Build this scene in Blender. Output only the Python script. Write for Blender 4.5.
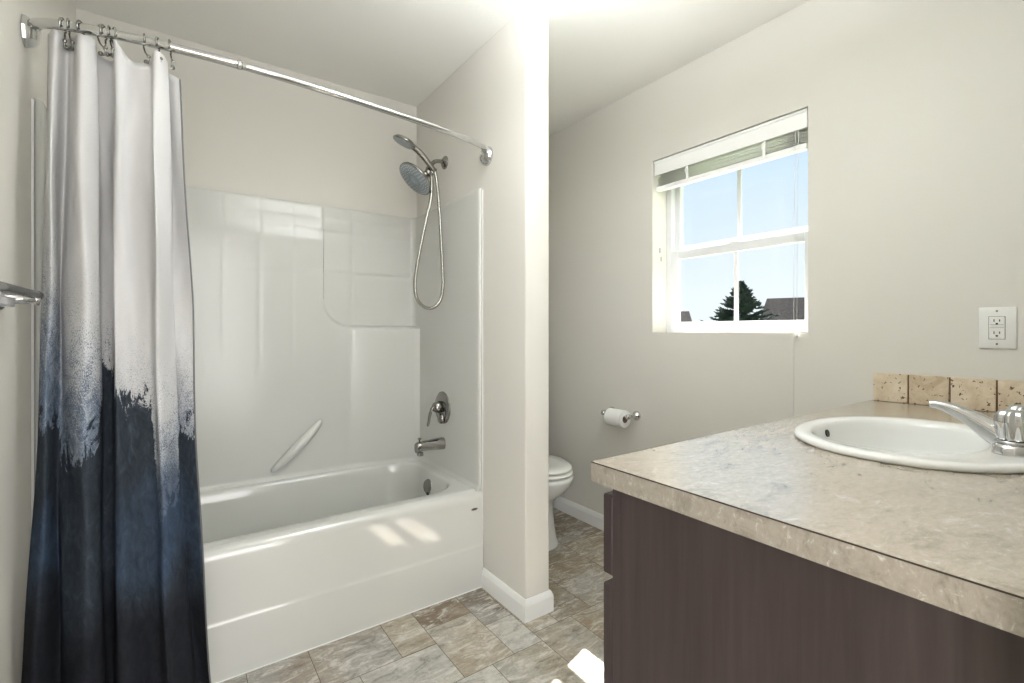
import bpy, bmesh, math, random
from mathutils import Vector, Matrix
random.seed(7)
S = bpy.context.scene
COL = S.collection
for o in list(bpy.data.objects):
    bpy.data.objects.remove(o)

# ------------------------------------------------------------------ camera
cam_d = bpy.data.cameras.new('camera')
cam = bpy.data.objects.new('camera', cam_d)
COL.objects.link(cam)
cam.location = (0, 0, 1.15)
cam.rotation_euler = (math.pi / 2, 0, -0.6146)
cam_d.sensor_width = 36
cam_d.lens = 476.2 / 1024 * 36
cam_d.shift_y = -10.65 / 1024
cam_d.clip_start = 0.02
S.camera = cam

# ------------------------------------------------------------------ colour management
S.view_settings.view_transform = 'Standard'
S.view_settings.look = 'None'
S.view_settings.gamma = 1
S.view_settings.exposure = 0.34
S.view_settings.use_curve_mapping = False

# ------------------------------------------------------------------ sky
def lin(c):
    c = c / 255
    return c / 12.92 if c <= 0.04045 else ((c + 0.055) / 1.055) ** 2.4
def rgb(r, g, b):
    return (lin(r), lin(g), lin(b), 1)
W = bpy.data.worlds.new('sky')
S.world = W
W.use_nodes = True
wn = W.node_tree
wn.nodes.clear()
tc = wn.nodes.new('ShaderNodeTexCoord')
sp = wn.nodes.new('ShaderNodeSeparateXYZ')
nz = wn.nodes.new('ShaderNodeTexNoise')
nz.inputs['Scale'].default_value = 3.0
nz.inputs['Detail'].default_value = 5
ma = wn.nodes.new('ShaderNodeMath'); ma.operation = 'MULTIPLY_ADD'
ma.inputs[1].default_value = 0.25
cr = wn.nodes.new('ShaderNodeValToRGB')
cr.color_ramp.elements[0].position = 0.11
cr.color_ramp.elements[0].color = rgb(220, 227, 230)
cr.color_ramp.elements[1].position = 0.60
cr.color_ramp.elements[1].color = rgb(162, 196, 222)
bg = wn.nodes.new('ShaderNodeBackground')
bg.inputs['Strength'].default_value = 1.1
wo = wn.nodes.new('ShaderNodeOutputWorld')
wn.links.new(tc.outputs['Generated'], sp.inputs[0])
wn.links.new(tc.outputs['Generated'], nz.inputs['Vector'])
wn.links.new(nz.outputs['Fac'], ma.inputs[0])
wn.links.new(sp.outputs['Z'], ma.inputs[2])
wn.links.new(ma.outputs[0], cr.inputs[0])
wn.links.new(cr.outputs[0], bg.inputs[0])
wn.links.new(bg.outputs[0], wo.inputs[0])

# ------------------------------------------------------------------ sun and added fill lights
def light(name, kind, loc, energy, color=(1, 1, 1), direction=None, **kw):
    d = bpy.data.lights.new(name, kind)
    d.energy = energy
    d.color = color
    for k, v in kw.items():
        setattr(d, k, v)
    o = bpy.data.objects.new(name, d)
    COL.objects.link(o)
    o.location = loc
    if direction is not None:
        o.rotation_euler = Vector(direction).to_track_quat('-Z', 'Y').to_euler()
    return o
light('sun', 'SUN', (6, 4, 8), 42.0, (1.0, 0.97, 0.92), (-1, -0.29, -1.403), angle=0.01)
light('added_fill_left', 'AREA', (-2.85, -2.7, 1.22), 180, (0.96, 0.975, 1.0), (0.0, 1, 0.0),  # added fill through the doorway to brighten the far window wall
      shape='RECTANGLE', size=2.6, size_y=2.3)
light('added_fill_rear', 'AREA', (0.2, -2.7, 1.22), 68, (0.96, 0.975, 1.0), (0.0, 1, 0.0),  # added frontal fill from behind the camera, for the tub side
      shape='RECTANGLE', size=2.6, size_y=2.3)
light('added_fill_up', 'AREA', (0.82, 0.85, 2.145), 19, (0.93, 0.97, 1.0), (0, 0, 1),  # added uplight, bounces soft fill off the ceiling
      shape='DISK', size=0.34)

# ------------------------------------------------------------------ materials
def mat(name, color=None, rough=0.5, metal=0.0, spec=0.5, coat=0.0, coat_rough=0.1, bump=None, emit=None):
    m = bpy.data.materials.new(name)
    m.use_nodes = True
    nt = m.node_tree
    b = nt.nodes['Principled BSDF']
    if color:
        b.inputs['Base Color'].default_value = rgb(*color)
    b.inputs['Roughness'].default_value = rough
    b.inputs['Metallic'].default_value = metal
    b.inputs['Specular IOR Level'].default_value = spec
    b.inputs['Coat Weight'].default_value = coat
    b.inputs['Coat Roughness'].default_value = coat_rough
    b.inputs['Coat IOR'].default_value = 1.85
    if emit:
        b.inputs['Emission Color'].default_value = rgb(*emit[0])
        b.inputs['Emission Strength'].default_value = emit[1]
    if bump:
        scale, strength, dist = bump
        t = nt.nodes.new('ShaderNodeTexCoord')
        n = nt.nodes.new('ShaderNodeTexNoise')
        n.inputs['Scale'].default_value = scale
        n.inputs['Detail'].default_value = 3
        bp = nt.nodes.new('ShaderNodeBump')
        bp.inputs['Strength'].default_value = strength
        bp.inputs['Distance'].default_value = dist
        nt.links.new(t.outputs['Object'], n.inputs['Vector'])
        nt.links.new(n.outputs['Fac'], bp.inputs['Height'])
        nt.links.new(bp.outputs['Normal'], b.inputs['Normal'])
    return m
def N(m, kind, **inp):
    n = m.node_tree.nodes.new(kind)
    for k, v in inp.items():
        if k in ('operation', 'blend_type', 'data_type', 'attribute_name', 'feature', 'interpolation_type', 'noise_dimensions'):
            setattr(n, k, v)
        else:
            n.inputs[k].default_value = v
    return n
def L(m, a, b):
    m.node_tree.links.new(a, b)
def ramp(m, fac, stops, interp='LINEAR'):
    n = m.node_tree.nodes.new('ShaderNodeValToRGB')
    n.color_ramp.interpolation = interp
    e = n.color_ramp.elements
    while len(e) < len(stops):
        e.new(0.5)
    for i, (p, c) in enumerate(stops):
        e[i].position = p
        e[i].color = rgb(*c) if max(c) > 1.01 else (*c, 1)
    L(m, fac, n.inputs[0])
    return n.outputs[0]
def mix(m, fac, a, b, blend='MIX'):
    n = m.node_tree.nodes.new('ShaderNodeMix')
    n.data_type = 'RGBA'
    n.blend_type = blend
    for s, v in ((n.inputs[0], fac), (n.inputs[6], a), (n.inputs[7], b)):
        if isinstance(v, (int, float)):
            s.default_value = v
        elif isinstance(v, tuple):
            s.default_value = v
        else:
            L(m, v, s)
    return n.outputs[2]
def math_(m, op, a, b=0.0, c=0.0):
    n = m.node_tree.nodes.new('ShaderNodeMath')
    n.operation = op
    for i, v in enumerate((a, b, c)):
        if isinstance(v, (int, float)):
            n.inputs[i].default_value = v
        else:
            L(m, v, n.inputs[i])
    return n.outputs[0]
def bsdf(m):
    return m.node_tree.nodes['Principled BSDF']

WALL = mat('wall_paint', (217, 214, 206), 0.75, spec=0.25, bump=(190, 0.12, 0.002))
CEIL = mat('ceiling_paint', (238, 237, 232), 0.85, spec=0.2, bump=(120, 0.25, 0.003))
TRIM = mat('trim_paint', (238, 238, 235), 0.35)
GEL = mat('white_gelcoat', (212, 212, 207), 0.09, spec=1.0)
SURR = mat('surround_gelcoat', (207, 207, 202), 0.17, spec=0.5)
PORC = mat('white_porcelain', (230, 230, 227), 0.06, spec=0.55)
CHROME = mat('chrome', (205, 205, 205), 0.07, 1.0)
HOSE = mat('hose_metal', (170, 168, 162), 0.22, 1.0, bump=(900, 0.5, 0.001))
NICKEL = mat('brushed_chrome', (150, 148, 144), 0.16, 1.0)
VINYL = mat('white_vinyl', (224, 226, 228), 0.3)
BLIND = mat('blind_white', (248, 248, 246), 0.32)
PLASTIC = mat('white_plastic', (232, 232, 228), 0.3)
DARK = mat('dark_slot', (30, 28, 26), 0.6)
PAPER = mat('tissue_paper', (242, 241, 238), 0.95, spec=0.1, bump=(400, 0.2, 0.001))
CARD = mat('cardboard_core', (120, 98, 76), 0.9)
GRAYRUB = mat('nozzle_gray', (150, 160, 166), 0.35)
SHADE = mat('lamp_shade_glass', (250, 245, 235), 0.3, emit=((246, 251, 255), 3.0))

# glass
GLASS = bpy.data.materials.new('window_glass')
GLASS.use_nodes = True
_nt = GLASS.node_tree
_nt.nodes.clear()
_o = _nt.nodes.new('ShaderNodeOutputMaterial')
_t = _nt.nodes.new('ShaderNodeBsdfTransparent')
_g = _nt.nodes.new('ShaderNodeBsdfGlossy')
_g.inputs['Roughness'].default_value = 0.0
_m = _nt.nodes.new('ShaderNodeMixShader')
_m.inputs[0].default_value = 0.04
_nt.links.new(_t.outputs[0], _m.inputs[1]); _nt.links.new(_g.outputs[0], _m.inputs[2])
_nt.links.new(_m.outputs[0], _o.inputs[0])

# vinyl slate floor: one tone and one pattern offset per tile come from the mesh
FLOOR = mat('slate_vinyl', (150, 140, 125), 0.36, spec=0.4)
def _floor():
    m = FLOOR
    tone = N(m, 'ShaderNodeAttribute', attribute_name='tone')
    rnd = N(m, 'ShaderNodeAttribute', attribute_name='shift')
    t = N(m, 'ShaderNodeTexCoord')
    add = m.node_tree.nodes.new('ShaderNodeVectorMath'); add.operation = 'ADD'
    L(m, t.outputs['Object'], add.inputs[0]); L(m, rnd.outputs['Vector'], add.inputs[1])
    mp = N(m, 'ShaderNodeMapping'); mp.inputs['Scale'].default_value = (1.0, 2.6, 1); mp.inputs['Rotation'].default_value = (0, 0, 0.25)
    L(m, add.outputs[0], mp.inputs['Vector'])
    n1 = N(m, 'ShaderNodeTexNoise', Scale=7.0, Detail=8.0, Roughness=0.68, Distortion=0.35)
    n2 = N(m, 'ShaderNodeTexNoise', Scale=5.0, Detail=7.0, Roughness=0.66, Distortion=0.5)
    n3 = N(m, 'ShaderNodeTexNoise', Scale=90.0, Detail=3.0)
    L(m, mp.outputs[0], n1.inputs['Vector']); L(m, mp.outputs[0], n2.inputs['Vector']); L(m, add.outputs[0], n3.inputs['Vector'])
    body = ramp(m, n1.outputs['Fac'], [(0.30, (0.62, 0.62, 0.62)), (0.5, (0.98, 0.98, 0.98)), (0.66, (1.0, 1.0, 1.0)), (0.74, (1.0, 1.0, 1.0))])
    c = mix(m, 1.0, tone.outputs['Color'], body, 'MULTIPLY')
    vein = math_(m, 'ABSOLUTE', math_(m, 'SUBTRACT', n2.outputs['Fac'], 0.52))
    vm = ramp(m, vein, [(0.0, (0.5, 0.5, 0.5)), (0.012, (0.18, 0.18, 0.18)), (0.035, (0, 0, 0))])
    c = mix(m, vm, c, rgb(206, 200, 190))
    pale = ramp(m, n1.outputs['Fac'], [(0.56, (0, 0, 0)), (0.72, (0.62, 0.62, 0.62))])
    c = mix(m, pale, c, rgb(212, 208, 200))
    warm = N(m, 'ShaderNodeTexNoise', Scale=3.2, Detail=4.0, Roughness=0.55)
    L(m, add.outputs[0], warm.inputs['Vector'])
    c = mix(m, ramp(m, warm.outputs['Fac'], [(0.48, (0, 0, 0)), (0.64, (0.55, 0.55, 0.55))]), c, rgb(150, 130, 106))
    c = mix(m, ramp(m, warm.outputs['Fac'], [(0.36, (0.6, 0.6, 0.6)), (0.5, (0, 0, 0))]), c, rgb(178, 176, 170))
    fl = N(m, 'ShaderNodeTexNoise', Scale=10.0, Detail=10.0, Roughness=0.72, Distortion=1.1)
    L(m, mp.outputs[0], fl.inputs['Vector'])
    c = mix(m, ramp(m, fl.outputs['Fac'], [(0.51, (0, 0, 0)), (0.62, (0.85, 0.85, 0.85))]), c, rgb(214, 211, 204))
    c = mix(m, ramp(m, fl.outputs['Fac'], [(0.34, (0.75, 0.75, 0.75)), (0.46, (0, 0, 0))]), c, rgb(112, 102, 90))
    sp_ = ramp(m, n3.outputs['Fac'], [(0.35, (0.82, 0.82, 0.82)), (0.55, (1, 1, 1))])
    c = mix(m, 0.7, c, sp_, 'MULTIPLY')
    L(m, c, bsdf(m).inputs['Base Color'])
    bp = N(m, 'ShaderNodeBump', Strength=0.15, Distance=0.002)
    L(m, n1.outputs['Fac'], bp.inputs['Height']); L(m, bp.outputs[0], bsdf(m).inputs['Normal'])
_floor()
GROUT = mat('floor_grout', (96, 88, 76), 0.7)

# laminate worktop
def laminate(name, dark, base, light_, rough):
    m = mat(name, base, rough, spec=0.9, coat=0.8, coat_rough=0.27)
    t = N(m, 'ShaderNodeTexCoord')
    mp = N(m, 'ShaderNodeMapping'); mp.inputs['Rotation'].default_value = (0.3, 0.2, 0.6); mp.inputs['Scale'].default_value = (1, 2.0, 1.4)
    L(m, t.outputs['Object'], mp.inputs['Vector'])
    a = N(m, 'ShaderNodeTexNoise', Scale=9.0, Detail=9.0, Roughness=0.7, Distortion=1.2)
    b = N(m, 'ShaderNodeTexNoise', Scale=58.0, Detail=7.0, Roughness=0.7, Distortion=0.6)
    L(m, mp.outputs[0], a.inputs['Vector']); L(m, mp.outputs[0], b.inputs['Vector'])
    c = ramp(m, a.outputs['Fac'], [(0.3, dark), (0.48, base), (0.6, base), (0.72, light_)])
    d = ramp(m, b.outputs['Fac'], [(0.32, (0.62, 0.60, 0.57)), (0.52, (1, 1, 1)), (0.7, (1.0, 1.0, 1.0))])
    c = mix(m, 0.6, c, d, 'MULTIPLY')
    e = ramp(m, b.outputs['Fac'], [(0.57, (0, 0, 0)), (0.70, (0.65, 0.65, 0.65))])
    c = mix(m, e, c, rgb(*light_))
    L(m, c, bsdf(m).inputs['Base Color'])
    return m
LAM = laminate('stone_laminate', (142, 128, 110), (174, 162, 146), (206, 200, 189), 0.25)
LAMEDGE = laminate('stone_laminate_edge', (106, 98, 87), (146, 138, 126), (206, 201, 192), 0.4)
SEAM = mat('laminate_seam', (48, 38, 30), 0.5)

# espresso wood
WOOD = mat('espresso_wood', (54, 43, 40), 0.42, spec=0.4)
def _wood():
    m = WOOD
    t = N(m, 'ShaderNodeTexCoord')
    mp = N(m, 'ShaderNodeMapping'); mp.inputs['Scale'].default_value = (30, 30, 1.6)
    L(m, t.outputs['Object'], mp.inputs['Vector'])
    n = N(m, 'ShaderNodeTexNoise', Scale=2.2, Detail=6.0, Roughness=0.6, Distortion=0.4)
    L(m, mp.outputs[0], n.inputs['Vector'])
    mp2 = N(m, 'ShaderNodeMapping'); mp2.inputs['Scale'].default_value = (4.0, 4.0, 0.9)
    L(m, t.outputs['Object'], mp2.inputs['Vector'])
    n2 = N(m, 'ShaderNodeTexNoise', Scale=1.6, Detail=3.0)
    L(m, mp2.outputs[0], n2.inputs['Vector'])
    c = ramp(m, n.outputs['Fac'], [(0.3, (54, 45, 44)), (0.55, (62, 53, 52)), (0.75, (68, 59, 57))])
    d = ramp(m, n2.outputs['Fac'], [(0.35, (0.82, 0.80, 0.80)), (0.6, (1.0, 1.0, 1.0))])
    c = mix(m, 1.0, c, d, 'MULTIPLY')
    L(m, c, bsdf(m).inputs['Base Color'])
_wood()

# tumbled travertine
TRAV = mat('travertine', (206, 186, 152), 0.6)
def _trav():
    m = TRAV
    t = N(m, 'ShaderNodeTexCoord')
    rnd = N(m, 'ShaderNodeAttribute', attribute_name='shift')
    add = m.node_tree.nodes.new('ShaderNodeVectorMath'); add.operation = 'ADD'
    L(m, t.outputs['Object'], add.inputs[0]); L(m, rnd.outputs['Vector'], add.inputs[1])
    n = N(m, 'ShaderNodeTexNoise', Scale=16.0, Detail=7.0, Roughness=0.65, Distortion=0.5)
    L(m, add.outputs[0], n.inputs['Vector'])
    v = N(m, 'ShaderNodeTexNoise', Scale=85.0, Detail=2.0, Roughness=0.5, Distortion=0.3)
    L(m, add.outputs[0], v.inputs['Vector'])
    c = ramp(m, n.outputs['Fac'], [(0.3, (178, 158, 130)), (0.5, (206, 190, 164)), (0.7, (222, 211, 192))])
    pit = ramp(m, v.outputs['Fac'], [(0.63, (0, 0, 0)), (0.67, (1, 1, 1))])
    c = mix(m, pit, c, rgb(92, 68, 46))
    L(m, c, bsdf(m).inputs['Base Color'])
_trav()
TGROUT = mat('brown_grout', (112, 84, 60), 0.9)

# shower curtain: printed watercolour, pale above, ink blue below
CLOTH = mat('curtain_print', (200, 200, 200), 0.85, spec=0.15)
def _cloth():
    m = CLOTH
    uv = N(m, 'ShaderNodeUVMap')
    s = N(m, 'ShaderNodeSeparateXYZ'); L(m, uv.outputs[0], s.inputs[0])
    def noise(scale, detail=6.0, rough=0.65, dist=0.0, stretch=(1, 1, 1), off=(0, 0, 0)):
        mp = N(m, 'ShaderNodeMapping'); mp.inputs['Scale'].default_value = stretch; mp.inputs['Location'].default_value = off
        L(m, uv.outputs[0], mp.inputs['Vector'])
        n = N(m, 'ShaderNodeTexNoise', Scale=scale, Detail=detail, Roughness=rough, Distortion=dist)
        L(m, mp.outputs[0], n.inputs['Vector'])
        return n.outputs['Fac']
    big = noise(3.6, 2.0, 0.5, 0.4, (1, 0.6, 1), (3.1, 0, 0))
    mid = noise(20.0, 12.0, 0.78, 0.9)
    soft = noise(9.0, 4.0, 0.6, 0.3)
    fine = noise(300.0, 3.0, 0.8)
    dots = noise(210.0, 3.0, 0.8)
    z = s.outputs['Y']
    w = math_(m, 'DIVIDE', s.outputs['X'], 1.5)
    def heights(vals):
        # height of a print boundary across the width of the cloth
        c_ = ramp(m, w, [(p / 1.5, (h_ / 2, h_ / 2, h_ / 2)) for p, h_ in vals])
        return math_(m, 'MULTIPLY', c_, 2.0)
    torn = math_(m, 'MULTIPLY', math_(m, 'ADD', math_(m, 'SUBTRACT', mid, 0.5), math_(m, 'MULTIPLY', math_(m, 'SUBTRACT', soft, 0.5), 0.8)), 0.34)
    zz = math_(m, 'ADD', z, torn)
    mist_top = heights([(0, 1.30), (.17, 1.30), (.20, 1.15), (.48, 1.14), (.52, 1.10), (.72, 1.08), (.76, 1.0), (1.06, .97), (1.12, .93), (1.30, .92), (1.34, 1.02), (1.5, 1.0)])
    ink_top = heights([(0, .94), (.16, .92), (.21, .84), (.48, .87), (.53, 1.09), (.70, 1.06), (.74, .975), (1.06, .975), (1.12, .66), (1.28, .70), (1.33, .86), (1.5, .88)])
    pale = ramp(m, big, [(0.35, (196, 195, 194)), (0.6, (212, 211, 211))])
    weave = ramp(m, fine, [(0.36, (0.74, 0.74, 0.75)), (0.58, (1, 1, 1))])
    pale = mix(m, 0.6, pale, weave, 'MULTIPLY')
    mist = ramp(m, math_(m, 'ADD', math_(m, 'MULTIPLY', mid, .6), math_(m, 'MULTIPLY', dots, .4)), [(0.36, (56, 66, 82)), (0.5, (96, 110, 130)), (0.62, (166, 174, 186))])
    ink = ramp(m, mid, [(0.35, (42, 48, 56)), (0.55, (56, 63, 72)), (0.7, (78, 86, 96))])
    blue = ramp(m, mid, [(0.3, (40, 51, 68)), (0.7, (72, 89, 114))])
    deep = ramp(m, mid, [(0.3, (26, 28, 33)), (0.7, (42, 44, 50))])
    mm = math_(m, 'ADD', math_(m, 'MULTIPLY', math_(m, 'SUBTRACT', mist_top, zz), 5.5), math_(m, 'MULTIPLY', math_(m, 'SUBTRACT', dots, 0.5), 9.0))
    mm = ramp(m, mm, [(0.0, (0, 0, 0)), (0.9, (1, 1, 1))])
    c = mix(m, mm, pale, mist)
    im = ramp(m, math_(m, 'SUBTRACT', ink_top, zz), [(0.0, (0, 0, 0)), (0.010, (1, 1, 1))])
    rim = ramp(m, math_(m, 'SUBTRACT', ink_top, zz), [(-0.0, (0, 0, 0)), (0.012, (1, 1, 1)), (0.03, (1, 1, 1)), (0.07, (0, 0, 0))])
    c = mix(m, im, c, ink)
    hb = math_(m, 'ADD', z, math_(m, 'MULTIPLY', math_(m, 'SUBTRACT', big, 0.5), 0.5))
    bandw = ramp(m, w, [(0.0, (1, 1, 1)), (.11, (1, 1, 1)), (.15, (.1, .1, .1)), (.50, (.1, .1, .1)), (.55, (.7, .7, .7)), (.66, (.5, .5, .5)), (.74, (.9, .9, .9)), (.85, (1, 1, 1)), (1.0, (.4, .4, .4))])
    bm_ = ramp(m, hb, [(0.40, (0, 0, 0)), (0.52, (0.85, 0.85, 0.85)), (0.66, (0.75, 0.75, 0.75)), (0.78, (0, 0, 0))])
    bm_ = mix(m, 1.0, bm_, bandw, 'MULTIPLY')
    c = mix(m, bm_, c, blue)
    dm = ramp(m, hb, [(0.34, (1, 1, 1)), (0.50, (0, 0, 0))])
    c = mix(m, dm, c, deep)
    L(m, c, bsdf(m).inputs['Base Color'])
_cloth()

LEAF = mat('conifer_needles', (46, 62, 54), 0.85, spec=0.1)
BARK = mat('bark', (70, 56, 44), 0.9)
SHINGLE = mat('roof_shingles', (60, 57, 57), 0.95, spec=0.03)
def _sh():
    m = SHINGLE
    t = N(m, 'ShaderNodeTexCoord')
    n = N(m, 'ShaderNodeTexNoise', Scale=9.0, Detail=5.0, Roughness=0.8)
    L(m, t.outputs['Object'], n.inputs['Vector'])
    L(m, ramp(m, n.outputs['Fac'], [(0.35, (40, 38, 38)), (0.65, (66, 63, 63))]), bsdf(m).inputs['Base Color'])
_sh()
SIDING = mat('house_siding', (96, 92, 88), 0.8)
GRASS = mat('lawn', (92, 104, 70), 0.95)
HALLWALL = mat('bedroom_paint', (214, 208, 196), 0.8)
CARPET = mat('bedroom_carpet', (170, 160, 146), 0.95)

# ------------------------------------------------------------------ mesh helpers
def box(bm, a, b, mi=0, bev=0.0, seg=2):
    r = bmesh.ops.create_cube(bm, size=1)
    vs = r['verts']
    for v in vs:
        v.co = Vector([(a[i] + b[i]) / 2 + v.co[i] * (b[i] - a[i]) for i in range(3)])
    fs = set(f for v in vs for f in v.link_faces)
    for f in fs:
        f.material_index = mi
    if bev > 0:
        es = list(set(e for v in vs for e in v.link_edges))
        r = bmesh.ops.bevel(bm, geom=es, offset=bev, segments=seg, profile=0.5, affect='EDGES')
        for f in r['faces']:
            f.material_index = mi
def loft(bm, rings, mi=0, cap0=True, cap1=True, closed=True, smooth=True):
    R = [[bm.verts.new(p) for p in r] for r in rings]
    n = len(R[0])
    for a, b in zip(R, R[1:]):
        for i in range(n if closed else n - 1):
            j = (i + 1) % n
            try:
                f = bm.faces.new((a[i], a[j], b[j], b[i]))
                f.smooth = smooth; f.material_index = mi
            except ValueError:
                pass
    if cap0 and closed:
        f = bm.faces.new(list(reversed(R[0]))); f.material_index = mi; f.smooth = False
    if cap1 and closed:
        f = bm.faces.new(R[-1]); f.material_index = mi; f.smooth = False
    return R
def frame_of(d):
    d = Vector(d).normalized()
    up = Vector((0, 0, 1)) if abs(d.z) < 0.95 else Vector((1, 0, 0))
    x = d.cross(up).normalized()
    return x, d.cross(x).normalized(), d
def lathe(bm, org, axis, prof, n=32, mi=0, cap0=True, cap1=True, flute=None):
    """prof: list of (radius, distance along axis)."""
    x, y, d = frame_of(axis)
    org = Vector(org)
    rings = []
    for r, h in prof:
        ring = []
        for i in range(n):
            a = 2 * math.pi * i / n
            rr = r * (1 + (flute[1] * math.cos(flute[0] * a) if flute else 0))
            ring.append(org + d * h + (x * math.cos(a) + y * math.sin(a)) * max(rr, 1e-5))
        rings.append(ring)
    loft(bm, rings, mi, cap0, cap1)
def catmull(pts, sub=8):
    P = [Vector(p) for p in pts]
    if len(P) < 3:
        return P
    out = []
    Q = [P[0] * 2 - P[1]] + P + [P[-1] * 2 - P[-2]]
    for i in range(1, len(Q) - 2):
        a, b, c, d = Q[i - 1:i + 3]
        for k in range(sub):
            t = k / sub
            out.append(0.5 * ((2 * b) + (c - a) * t + (2 * a - 5 * b + 4 * c - d) * t * t + (3 * b - a - 3 * c + d) * t ** 3))
    out.append(P[-1])
    return out
def tube(bm, pts, rad, n=12, mi=0, caps=True, squash=1.0):
    pts = [Vector(p) for p in pts]
    rings = []
    prev = None
    m = len(pts)
    for i, p in enumerate(pts):
        t = (pts[min(i + 1, m - 1)] - pts[max(i - 1, 0)]).normalized()
        if prev is None:
            x, y, _ = frame_of(t)
        else:
            x = (prev - t * prev.dot(t)).normalized(); y = t.cross(x)
        prev = x
        r = rad(i / (m - 1)) if callable(rad) else rad
        rings.append([p + (x * math.cos(2 * math.pi * k / n) + y * squash * math.sin(2 * math.pi * k / n)) * r for k in range(n)])
    loft(bm, rings, mi, caps, caps)
def ball(bm, c, r, mi=0, scale=(1, 1, 1), u=16, v=10):
    res = bmesh.ops.create_uvsphere(bm, u_segments=u, v_segments=v, radius=r)
    for w in res['verts']:
        w.co = Vector(c) + Vector([w.co[i] * scale[i] for i in range(3)])
    for f in set(f for w in res['verts'] for f in w.link_faces):
        f.smooth = True; f.material_index = mi
def rrect(x0, x1, y0, y1, r, z, n=8):
    """rounded rectangle ring, counter-clockwise."""
    out = []
    for cx, cy, a0 in ((x1 - r, y1 - r, 0), (x0 + r, y1 - r, 90), (x0 + r, y0 + r, 180), (x1 - r, y0 + r, 270)):
        for k in range(n + 1):
            a = math.radians(a0 + 90 * k / n)
            out.append(Vector((cx + r * math.cos(a), cy + r * math.sin(a), z)))
    return out
def prism(bm, poly, axis, lo, hi, mi=0):
    """extrude a closed 2-D outline along a world axis (0,1,2)."""
    def P(p, h):
        q = list(p); q.insert(axis, h); return q
    loft(bm, [[P(p, lo) for p in poly], [P(p, hi) for p in poly]], mi, smooth=False)
def obj(name, bm, mats, parent=None, origin=None, recalc=True, sharp=None):
    if recalc:
        bmesh.ops.recalc_face_normals(bm, faces=bm.faces)
    me = bpy.data.meshes.new(name)
    if origin is not None:
        bmesh.ops.translate(bm, verts=bm.verts, vec=-Vector(origin))
    bm.to_mesh(me); bm.free()
    for m in (mats if isinstance(mats, (list, tuple)) else [mats]):
        me.materials.append(m)
    if sharp is not None:
        for p in me.polygons:
            p.use_smooth = True
        me.set_sharp_from_angle(angle=math.radians(sharp))
    o = bpy.data.objects.new(name, me)
    COL.objects.link(o)
    if origin is not None:
        o.location = origin
    if parent is not None:
        o.parent = parent
        bpy.context.view_layer.update()
        o.matrix_parent_inverse = parent.matrix_world.inverted()
    return o
def thing(name, label, cat, loc=(0, 0, 0), group=None):
    o = bpy.data.objects.new(name, None)
    o.empty_display_size = 0.05
    COL.objects.link(o); o.location = loc
    return tag(o, label, cat, group)
def tag(o, label, cat, group=None, kind=None):
    o['label'] = label; o['category'] = cat
    if group: o['group'] = group
    if kind: o['kind'] = kind
    return o
def struct(o, label=None, cat=None):
    o['kind'] = 'structure'
    if label: o['label'] = label
    if cat: o['category'] = cat
    return o
def B():
    return bmesh.new()

# ------------------------------------------------------------------ room dimensions (metres)
XL, XW = -0.325, 2.02          # left wall, window wall
YF, YB = 0.07, 2.56            # wall behind the vanity, wall behind the tub
XP, XP2, YE = 1.133, 1.2545, 1.512   # partition faces and its free end
ZC = 2.44
WY0, WY1, WZ0, WZ1 = 0.854, 1.598, 1.142, 2.03
TH = 0.18                      # outer wall thickness

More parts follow.
